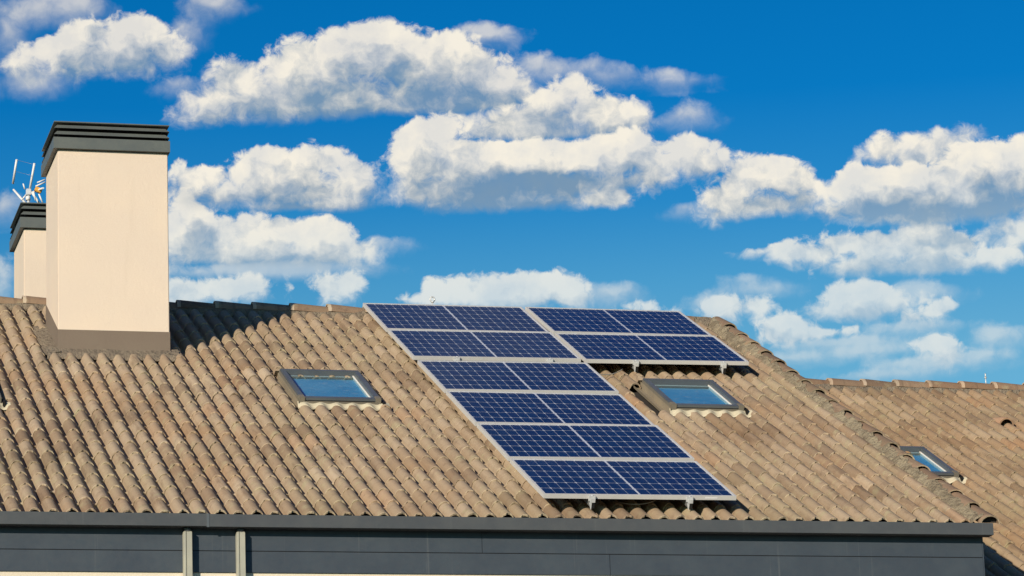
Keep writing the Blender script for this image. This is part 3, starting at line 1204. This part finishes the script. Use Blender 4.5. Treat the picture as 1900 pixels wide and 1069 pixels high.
def chimney(parent, inv, x0, x1, y0, y1, z_top, z_pl_front, tag, roof_z):
    """plaster shaft with cement plinth following the slope and a louvred metal cowl"""
    mb = MB()
    zb = Z0 - 1.9
    mb.box((x0, y0, zb), (x1, y1, z_top))
    ch = mb.build('chimney', 'plaster', parent, inv, bevel=.006)
    ch['label'] = tag
    # plinth: front band and two raked sides
    if z_pl_front is not None:
        e = .005
        d = y1 - y0
        rise = math.tan(SL) * d
        zf = z_pl_front
        hgt = .30
        mb = MB()

        def raked(xa, xb, ya, yb_, z_a, z_b):
            c = [(xa, ya, z_a - hgt), (xb, ya, z_a - hgt), (xb, yb_, z_b - hgt), (xa, yb_, z_b - hgt), (xa, ya, z_a), (xb, ya, z_a), (xb, yb_, z_b), (xa, yb_, z_b)]
            for f in ((0, 3, 2, 1), (4, 5, 6, 7), (0, 1, 5, 4), (1, 2, 6, 5), (2, 3, 7, 6), (3, 0, 4, 7)):
                mb.quad(*[c[i] for i in f])
        raked(x0 - e, x1 + e, y0 - e, y0 - .0005, zf, zf)
        raked(x0 - e, x0 - .0005, y0, y1, zf, zf + rise)
        raked(x1 + .0005, x1 + e, y0, y1, zf, zf + rise)
        mb.build('plinth', 'plinth', ch)
    # cowl
    o = .045
    a0, a1, b0, b1 = x0 - o, x1 + o * .4, y0 - o, y1 + o
    zc = z_top + .004

    def ring(z0, z1, i0, i1, out0, out1, name, mat='cap_coat', t=.010):
        """rectangular band, leaning when out0 differs from out1"""
        mb = MB()

        def loop(z, off):
            return [Vector((a0 - off, b0 - off, z)), Vector((a1 + off, b0 - off, z)), Vector((a1 + off, b1 + off, z)), Vector((a0 - off, b1 + off, z))]
        A, B, C_, D = loop(z0, out0), loop(z1, out1), loop(z1, out1 - t), loop(z0, out0 - t)
        for k in range(4):
            k2 = (k + 1) % 4
            mb.quad(A[k], A[k2], B[k2], B[k])
            mb.quad(B[k], B[k2], C_[k2], C_[k])
            mb.quad(C_[k], C_[k2], D[k2], D[k])
            mb.quad(D[k], D[k2], A[k2], A[k])
        return mb.build(name, mat, ch)

    ring(zc, zc + .112, 0, 0, 0, 0, 'cowl_band', t=.06)
    ring(zc + .142, zc + .184, 0, 0, -.004, -.040, 'louvre_slat')
    ring(zc + .206, zc + .246, 0, 0, -.004, -.040, 'louvre_slat')
    mb = MB()
    mb.box((a0 + .005, b0 + .005, zc + .264), (a1 - .005, b1 - .005, zc + .276))
    mb.build('cowl_top', 'cap_coat', ch, bevel=.002)
    mb = MB()
    mb.box((a0 + .075, b0 + .075, zc), (a1 - .075, b1 - .075, zc + .262))
    mb.build('flue_core', 'dark_void', ch)
    return ch


ch1 = chimney(house, H_INV, CHIM[0], CHIM[1], CHIM[2], CHIM[3], Z0 + 1.055, Z0 - .742, 'tall cream chimney with dark cement plinth and louvred metal cowl', None)
ch2 = chimney(house, H_INV, -3.335, -2.26, 1.52, 2.47, Z0 + 1.10, None, 'second cream chimney on the far slope, half hidden by the near one', None)


def chimney_mortar():
    x0, x1, y0, y1 = CHIM
    mb = MB()
    # front apron
    n = 60
    vf = (P(0, 0, CREST).z, )
    rows = []
    v_front = -1.600 / math.cos(SL) + (CREST * math.sin(SL)) / math.cos(SL)
    for (dv, dn) in ((-.17, -.040), (-.15, -.012), (-.09, .000), (-.03, .012), (.03, .030)):
        rows.append([P(x0 - .12 + (x1 - x0 + .20) * i / n, v_front + dv, CREST + dn) for i in range(n + 1)])
    mb.grid(lumpy(rows, .012, 6, 11), 0, True)
    # left side apron
    rows = []
    m2 = 50
    for (du, dn) in ((-.20, -.055), (-.17, -.02), (-.10, -.012), (-.02, .010), (.02, .015)):
        rows.append([P(x0 + du, v_front - .08 + 1.16 * i / m2, CREST + dn) for i in range(m2 + 1)])
    mb.grid(lumpy(rows, .010, 6, 12), 0, True, True)
    rows = []
    for (du, dn) in ((-.02, .015), (.02, .010), (.08, -.012), (.11, -.055)):
        rows.append([P(x1 + du, v_front - .08 + 1.16 * i / m2, CREST + dn) for i in range(m2 + 1)])
    mb.grid(lumpy(rows, .008, 6, 13), 0, True, True)
    o = mb.build('mortar_apron', 'mortar_flat', ch1)


chimney_mortar()

# ---- skylights


def skylight(parent, inv, rect, crest, label):
    """roof window: metal-clad outer frame, sash, recessed pane, side flashing and wavy lead apron"""
    u0, u1, v0, v1 = rect
    nb, nt_ = crest - .05, crest + .058
    bw, bb, bt = .054, .068, .056
    sk = empty('skylight', parent=parent, matrix=inv @ Matrix.Identity(4))
    sk['label'] = label

    def bar(name, a, b, c, d, n0, n1, mat, bev=.006):
        mb = MB()
        M = RM(0, 0, 0)
        M.translation = P(0, 0, 0)
        mb.box((a, c, n0), (b, d, n1), M=M)
        return mb.build(name, mat, sk, bevel=bev)
    bar('frame_bar', u0, u1, v1 - bt, v1, nb, nt_, 'frame_coat')
    bar('frame_bar', u0, u0 + bw, v0 + bb + .001, v1 - bt - .001, nb, nt_ - .002, 'frame_coat')
    bar('frame_bar', u1 - bw, u1, v0 + bb + .001, v1 - bt - .001, nb, nt_ - .002, 'frame_coat')
    bar('frame_bar', u0 + .03, u1 - .03, v0, v0 + bb, crest + .024, nt_ - .006, 'frame_coat')
    bar('sill_bar', u0 + .02, u1 - .02, v0 - .012, v0 + bb - .02, nb, crest + .019, 'frame_side_coat')
    # cast corner blocks and side cladding
    bar('corner_block', u0 - .004, u0 + .052, v0 - .008, v0 + .085, nb + .01, nt_ + .003, 'frame_side_coat')
    bar('corner_block', u1 - .052, u1 + .004, v0 - .008, v0 + .085, nb + .01, nt_ + .003, 'frame_side_coat')
    bar('side_cladding', u0 - .010, u0 - .0005, v0 + .02, v1 - .02, nb - .01, nt_ - .012, 'frame_side_coat', .002)
    bar('side_cladding', u1 + .0005, u1 + .010, v0 + .02, v1 - .02, nb - .01, nt_ - .012, 'frame_side_coat', .002)
    # pale sash lining inside the recess, then pane
    iu0, iu1, iv0, iv1 = u0 + bw, u1 - bw, v0 + bb, v1 - bt
    npane = crest + .010
    bar('sash', iu0 + .0005, iu0 + .016, iv0 + .0005, iv1 - .0005, npane - .03, nt_ - .022, 'frame_coat', .002)
    bar('sash', iu1 - .014, iu1 - .0005, iv0 + .0005, iv1 - .0005, npane - .03, nt_ - .040, 'reveal_white', .002)
    bar('sash', iu0 + .023, iu1 - .023, iv1 - .030, iv1 - .0005, npane - .03, nt_ - .050, 'reveal_white', .002)
    bar('gasket', iu0 + .023, iu1 - .015, iv1 - .040, iv1 - .031, npane - .02, nt_ - .052, 'frame_side_coat', .001)
    mb = MB()
    c = [P(a, b, npane) for a, b in ((iu0 + .01, iv0), (iu1 - .01, iv0), (iu1 - .01, iv1), (iu0 + .01, iv1))]
    t = NN * .005
    mb.quad(*c)
    mb.build('pane', 'window_glass', sk)
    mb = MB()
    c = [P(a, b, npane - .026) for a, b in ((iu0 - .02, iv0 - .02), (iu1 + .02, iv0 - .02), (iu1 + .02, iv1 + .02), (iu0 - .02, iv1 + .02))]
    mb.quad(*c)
    mb.build('reflection_sheet', 'sky_reflection_blue', sk)  # added sheet under the pane, painted with the blue of reflected sky
    # flashing channels left and right
    for s, ue in ((-1, u0 - .011), (1, u1 + .011)):
        mb = MB()
        rows = []
        wd = .085 if s < 0 else .05
        for (du, n) in ((0, crest + .02), (0, crest - .045), (wd * .9, crest - .040), (wd, crest - .006)):
            rows.append([P(ue + s * du, v0 - .02 + (v1 - v0 + .04) * i / 8, n + random.uniform(-.002, .002)) for i in range(9)])
        mb.grid(rows, 0, False, s < 0)
        mb.build('side_flashing', 'flashing_lead', sk)
    # head flashing
    mb = MB()
    rows = [[P(u0 - .04 + (u1 - u0 + .08) * i / 10, v, n) for i in range(11)] for v, n in ((v1 + .002, crest + .035), (v1 + .06, crest - .03), (v1 + .10, crest - .045))]
    mb.grid(rows, 0, False)
    mb.build('head_flashing', 'flashing_lead', sk)
    # wavy apron dressed over the tiles below
    mb = MB()
    rows = []
    nn = 64
    a0, a1 = u0 - .02, u1 + .08
    ph = 3.809 if parent is house else 6.70
    for k, v in enumerate((v0 + .01, v0 - .02, v0 - .036, v0 - .056, v0 - .068)):
        row = []
        for i in range(nn + 1):
            u = a0 + (a1 - a0) * i / nn
            wv = ROLL_H * (.42 + .58 * math.cos(math.pi * (u - ph) / PITCH_U) ** 2)
            k2 = min(1, k / 2)
            n = (crest + .014) * (1 - k2) + (crest - ROLL_H + wv + .019 - .003 * k) * k2
            row.append(P(u, v + (.012 * math.sin(u * 41) if k == 4 else 0), n))
        rows.append(row)
    low = [q - NN * .010 - VV * .002 for q in rows[-1]]
    mb.grid([low] + rows[::-1], 0, True)
    mb.build('apron', 'apron_pale', sk)
    # black gasket end at the lower right corner
    bar('gasket', u1 + .011, u1 + .038, v0 - .035, v0 + .05, crest - .04, crest + .03, 'black_rubber', .006)
    return sk


def sky_reflection_blue():  # colour stands in for sky mirrored in the skylight glass
    mt, N, bs, out = material('sky_reflection_blue')
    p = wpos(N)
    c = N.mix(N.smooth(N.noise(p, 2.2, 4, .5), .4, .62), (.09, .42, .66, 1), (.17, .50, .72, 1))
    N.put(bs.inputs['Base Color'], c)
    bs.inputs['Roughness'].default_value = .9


sky_reflection_blue()
skylight(house, H_INV, SKY_A, CREST, 'grey skylight left of the solar panels')
skylight(house, H_INV, SKY_B, CREST, 'grey skylight below the upper right solar panels')
skylight(house, H_INV, SKY_C, CREST, 'skylight cut off by the left edge of the picture')

# ---- neighbour
mb = MB()
slope_sheet(mb, NB_L, NB_R, NB_EAVE + .03, NB_RIDGE, NB_CREST - ROLL_H - .022)
nroof = mb.build('roof', 'membrane', neighbour, N_INV)


def behind_gable(u, v):
    x, y = to_pixel(P(u, v, NB_CREST))
    # left of the gable edge line it is hidden
    a, b = to_pixel(P(3.9, V_RIDGE, CREST)), to_pixel(P(4.0, EAVE_V, CREST))
    if y < a[1]:
        return False
    t = (y - a[1]) / (b[1] - a[1])
    xe = a[0] + (b[0] - a[0]) * min(t, 1.0)
    return x < xe - 30


WARM = (1.02, .90, .76, 1)
lay_tiles(nroof, Matrix.Identity(4), NB_CREST, NB_R - .1, NB_L + .02, NB_EAVE, NB_RIDGE - .04, 6.701, (SKY_N,), (), behind_gable, 300,
          ((5.25, -3.6, -2.5, (.86, .70, .58, 1)), (5.55, -3.4, -2.6, (.80, .66, .56, 1)), (5.4, -1.6, -1.3, (1.1, .85, .62, 1)), (4.9, -4.6, -3.4, (.85, .72, .62, 1))), (.92, .89, .84, 1))
u = 5.515 - ridge_len * 4
rng = random.Random(21)
ridge_row(nroof, NB_CREST, NB_RIDGE, NB_CREST - .025, u + .1, NB_R - .2, 22)
ridge_mortar(nroof, 'ridge_mortar', NB_L, NB_R, NB_RIDGE, NB_CREST, 8)
skylight(neighbour, N_INV, SKY_N, NB_CREST, 'small skylight partly behind the mortared gable edge')
yn = P(0, NB_EAVE, NB_CREST).y
yr2 = P(0, NB_RIDGE, NB_CREST).y
w = gable_house_wall('wall', NB_L + .03, NB_R - .15, yn + .35, 2 * yr2 - yn - .35, 0, NB_RIDGE, NB_CREST - ROLL_H - .06, 'wall_paint', neighbour)
w.matrix_local = N_INV


def vent_tile():
    mb = MB()
    seg = 12
    rows = []
    for (y, k) in ((0, 1.0), (.05, .95), (.16, .62), (.26, .2)):
        rows.append([(-math.cos(math.pi * j / seg) * .085 * (1.0 if y < .1 else .95), y, math.sin(math.pi * j / seg) * .085 * k) for j in range(seg + 1)])
    mb.grid(rows, 0, True, True)
    inner = [(x * .80, y + .001, z * .80) for x, y, z in rows[0]]
    mb.grid([rows[0], inner], 1, False, True)
    mb.grid([inner, [(x * .7, .18, z * .45) for x, y, z in rows[0]]], 2, True)
    o = mb.build('vent_tile', ['tile', 'tile_edge', 'dark_void'], nroof, RM(7.11, -.285, NB_CREST - .012))
    o.color = (1.12, .95, .88, 1)


vent_tile()

# ------------------------------------------------------------------ solar panels
CW, CH = 1.66, 1.095              # area of the cells
FR = 0.016                        # visible frame width
PTH = 0.0149                      # the array sits slightly askew
GX, GY = 0.0786, 0.0956
U1, V1 = 0.0002, 2.5132
FRD = 0.034


def cell_mesh():
    mb = MB()
    w, h, c = .0870, .1710, .0115
    pts = [(c, 0), (w - c, 0), (w, c), (w, h - c), (w - c, h), (c, h), (0, h - c), (0, c)]
    top = [(x, y, .001) for x, y in pts]
    mb.quad(*top)
    for i in range(8):
        a, b = pts[i], pts[(i + 1) % 8]
        mb.quad((*a, 0), (*b, 0), (*b, .001), (*a, .001))
    return mb.mesh('cell', ['cell'])


def build_panels():
    cm = cell_mesh()
    fw = FR + .002
    # frame: four mitred rails as one mesh; local origin: top-left corner of the cell area, y up the slope
    def rail(pts_out, pts_in):
        mb = MB()
        (ax, ay), (bx, by) = pts_out
        (cx, cy), (dx_, dy_) = pts_in
        z0, z1 = -FRD, .004
        mb.quad((ax, ay, z1), (bx, by, z1), (dx_, dy_, z1), (cx, cy, z1))
        mb.quad((ax, ay, z0), (bx, by, z0), (bx, by, z1), (ax, ay, z1))
        mb.quad((cx, cy, z1), (dx_, dy_, z1), (dx_, dy_, z0), (cx, cy, z0))
        mb.quad((cx, cy, z0), (dx_, dy_, z0), (bx, by, z0), (ax, ay, z0))
        return mb.mesh('frame_rail', ['aluminium'])
    o_ = [(-fw, -CH - fw), (CW + fw, -CH - fw), (CW + fw, fw), (-fw, fw)]
    i_ = [(-.0, -CH - .0), (CW, -CH), (CW, 0), (0, 0)]
    rails = [rail((o_[k], o_[(k + 1) % 4]), (i_[k], i_[(k + 1) % 4])) for k in range(4)]
    mb = MB()
    mb.quad((0, -CH, -.0022), (CW, -CH, -.0022), (CW, 0, -.0022), (0, 0, -.0022))
    mb.quad((0, 0, -.010), (CW, 0, -.010), (CW, -CH, -.010), (0, -CH, -.010))
    back = mb.mesh('backsheet', ['backsheet'])
    mb = MB()
    mb.quad((.0005, -CH + .0005, .0025), (CW - .0005, -CH + .0005, .0025), (CW - .0005, -.0005, .0025), (.0005, -.0005, .0025))
    pane = mb.mesh('pane', ['panel_glass'])
    desc = {
        (0, 0, 0): 'solar panel in the top row, left one, beside the brown ridge',
        (0, 1, 0): 'solar panel in the top row, right one, near the gable edge',
        (0, 0, 1): 'solar panel in the second row, left one, above the tall column of four',
        (0, 1, 1): 'solar panel in the second row, right one, directly above a skylight',
        (1, 0, 0): 'topmost solar panel of the column of four running down to the eave',
        (1, 0, 1): 'second solar panel from the top in the column of four',
        (1, 0, 2): 'third solar panel from the top in the column of four',
        (1, 0, 3): 'lowest solar panel, just above the gutter, its white sticker on the edge',
    }
    for (arr, c, r), lab in desc.items():
        uu = arr * U1 + c * (CW + GX)
        vv = -(arr * V1 + r * (CH + GY))
        q = Vector((uu, vv, arr * .0072))
        M0 = RM(0, 0, 0, PTH)
        root = empty('solar_panel', matrix=M0 @ Matrix.Translation(q) @ Matrix.Rotation(random.uniform(-.006, .006), 4, 'Y') @ Matrix.Rotation(random.uniform(-.005, .005), 4, 'X'))
        setp(root, lab, 'solar panel', 'solar panels on the tiled roof')
        for k in range(4):
            link('frame_rail', rails[k], root)
        link('backsheet', back, root)
        pn = link('pane', pane, root)
        mid = CW / 2
        # two halves of nine by six cells with a wider gap between them
        x_half = [.006, mid + .0085]
        stepx = (mid - .006 - .0085) / 9
        stepy = (CH - .012) / 6
        for hx in x_half:
            for i in range(9):
                for j in range(6):
                    link('cell', cm, root, Matrix.Translation((hx + i * stepx + .0018, -CH + .006 + j * stepy + .0047, -.0018)))
        if (arr, c, r) == (1, 0, 3):
            mb = MB()
            mb.box((CW - .26, -CH - fw - .0012, -.022), (CW - .15, -CH - fw - .0004, -.008))
            mb.build('sticker', 'sticker', root)
    return


build_panels()


def mount(arr, uu, vlow, vhigh, label):
    """mounting rail running up the slope under the panels, with an end clamp and a foot at its lower end"""
    M0 = RM(0, 0, 0, PTH)
    root = empty('mounting_rail', matrix=M0 @ Matrix.Translation((uu, vlow, 0)))
    setp(root, label, 'mounting rail', 'rails under the solar panels')
    L = vhigh - vlow
    mb = MB()
    mb.box((-.02, -.020, -.085), (.02, L, -FRD - .001))
    mb.build('rail', 'aluminium_dark', root, bevel=.003)
    mb = MB()
    mb.box((-.030, -.020, -.040), (.030, -.002, .006))
    mb.box((-.030, -.0015, .0045), (.030, .012, .009))
    mb.box((-.020, -.032, -.050), (.026, -.021, -.012))
    mb.build('end_clamp', 'galvanised', root, bevel=.003)
    mb = MB()
    mb.tube([(0, -.010, .006), (0, -.010, .014)], .008, 8)
    mb.build('bolt', 'galvanised', root)
    mb = MB()
    mb.quad((-.028, -.030, -.050), (-.004, -.030, -.050), (-.006, -.030, -.108), (-.010, -.030, -.108))
    mb.quad((-.028, -.030, -.050), (-.010, -.030, -.108), (-.010, -.022, -.108), (-.028, -.022, -.050))
    mb.quad((-.004, -.022, -.050), (-.006, -.022, -.108), (-.006, -.030, -.108), (-.004, -.030, -.050))
    mb.quad((-.004, -.022, -.050), (-.028, -.022, -.050), (-.010, -.022, -.108), (-.006, -.022, -.108))
    mb.build('foot', 'galvanised', root)
    mb = MB()
    mb.box((-.002, -.026, -.100), (.024, -.004, -.052))
    mb.build('rubber_block', 'black_rubber', root)


low1 = -(V1 + 3 * (CH + GY) + CH) - FR - .004
low0 = -(CH + GY + CH) - FR - .004
mount(1, .40, low1, -V1, 'aluminium rail end with clamp under the lowest panel, nearer its left corner')
mount(1, 1.26, low1, -V1, 'aluminium rail end with clamp under the lowest panel, nearer its right corner')
mount(0, .42, low0, 0, 'rail end with clamp in the gap above the column of four, left of two')
mount(0, 1.36, low0, 0, 'rail end with clamp in the gap above the column of four, right of two')
mount(0, 2.24, low0, 0, 'rail end with clamp above the left corner of the middle skylight')
mount(0, 3.15, low0, 0, 'rail end with clamp nearest the mortared gable edge')


def cable(pts, label):
    mb = MB()
    pp = []
    n = 14
    pts = [Vector(q) for q in pts]
    for i in range(n + 1):
        t = i / n
        a = pts[0].lerp(pts[1], t)
        b = pts[1].lerp(pts[2], t)
        pp.append(a.lerp(b, t))
    mb.tube(pp, .005, 6)
    setp(mb.build('cable', 'cable_grey'), label, 'cable', 'loose cables under the panels')


simple('cable_grey', (.20, .19, .17), 0.5)
cable((P(.80, -7.02, -.10), P(.96, -7.14, -.108), P(1.10, -7.08, -.06)), 'thin curved cable under the lowest solar panel')
cable((P(1.80, -2.44, -.09), P(1.98, -2.50, -.12), P(2.10, -2.42, -.05)), 'thin curved cable above the left of the middle skylight')

# ------------------------------------------------------------------ aerial behind the far chimney


def antenna():
    def at(x, y, Y):
        d = pixel_dir(x, y)
        return CAM + d * ((Y - CAM.y) / d.y)
    Yc = 2.70
    base = at(52, 470, Yc)
    root = setp(empty('antenna', base), 'white television aerial with slanted rods above the far chimney', 'antenna')

    def rod(name, a, b, r, mat, seg=8):
        mb = MB()
        mb.tube([Vector(a) - base, Vector(b) - base], r, seg)
        mb.build(name, mat, root)
    rod('mast', at(52, 470, Yc), at(53, 352, Yc), .016, 'galvanised')
    rod('reflector_rod', at(24, 341, Yc + .25), at(31, 296, Yc + .10), .0125, 'antenna_white')
    rod('reflector_rod', at(55, 353, Yc), at(64, 303, Yc - .12), .0125, 'antenna_white')
    rod('reflector_rod', at(25, 352, Yc + .25), at(47, 377, Yc + .1), .0125, 'antenna_white')
    rod('reflector_rod', at(57, 354, Yc), at(73, 378, Yc - .1), .0125, 'antenna_white')
    rod('boom', at(48, 362, Yc + .35), at(80, 349, Yc - .5), .011, 'antenna_white')
    rod('director_rod', at(66, 346, Yc - .3), at(84, 338, Yc - .3), .009, 'antenna_white')
    rod('director_rod', at(69, 339, Yc - .4), at(84, 333, Yc - .4), .008, 'antenna_white')
    rod('director_rod', at(72, 360, Yc - .3), at(79, 376, Yc - .3), .009, 'antenna_white')
    rod('director_rod', at(62, 356, Yc - .15), at(66, 372, Yc - .15), .009, 'antenna_white')
    rod('director_rod', at(43, 341, Yc), at(46, 351, Yc), .008, 'antenna_white')
    rod('director_rod', at(40, 372, Yc), at(52, 356, Yc), .007, 'galvanised')
    rod('director_rod', at(31, 297, Yc + .1), at(66, 306, Yc - .12), .0015, 'aluminium_dark', 5)
    rod('director_rod', at(28, 318, Yc + .1), at(60, 326, Yc - .12), .0015, 'aluminium_dark', 5)
    c = at(71, 353, Yc - .28) - base
    mb = MB()
    mb.box((-.040, -.03, -.026), (.040, .03, .026), M=Matrix.Translation(c) @ Matrix.Rotation(.35, 4, 'Y'))
    mb.build('junction_box', 'antenna_orange', root, bevel=.008)
    c = at(53, 357, Yc) - base
    mb = MB()
    mb.box((-.028, -.03, -.035), (.028, .03, .035), M=Matrix.Translation(c))
    mb.build('mast_clamp', 'galvanised', root, bevel=.006)
    c2 = at(52, 367, Yc) - base
    mb = MB()
    mb.tube([c2 + Vector((0, 0, -.03)), c2 + Vector((0, 0, .012))], [.026, .026], 10)
    mb.build('mast_collar', 'antenna_white', root)


antenna()

# ------------------------------------------------------------------ ring anchors on the ridges


def ring_anchor(loc, r, label, ang):
    root = setp(empty('ring_anchor', loc), label, 'anchor', 'fall-arrest anchors on the ridges')
    mb = MB()
    mb.tube([(0, 0, -.05), (0, 0, .055)], .006, 8)
    mb.build('stem', 'galvanised', root)
    mb = MB()
    pts = [(math.cos(ang) * r * math.cos(2 * math.pi * k / 16), math.sin(ang) * r * math.cos(2 * math.pi * k / 16), .055 + r + r * math.sin(2 * math.pi * k / 16)) for k in range(17)]
    mb.tube(pts, .008, 8, cap=False)
    mb.build('ring', 'galvanised', root)
    mb = MB()
    mb.tube([(0, 0, .045), (0, 0, .058)], .015, 8)
    mb.build('nut', 'galvanised', root)


q = P(.76, V_RIDGE, -.055)
ring_anchor(q, .026, 'steel ring anchor rising above the top edge of the solar panels', .2)
q = P(7.50, NB_RIDGE, NB_CREST + .070)
ring_anchor(q, .020, 'steel ring anchor on the ridge of the lower house', 1.2)
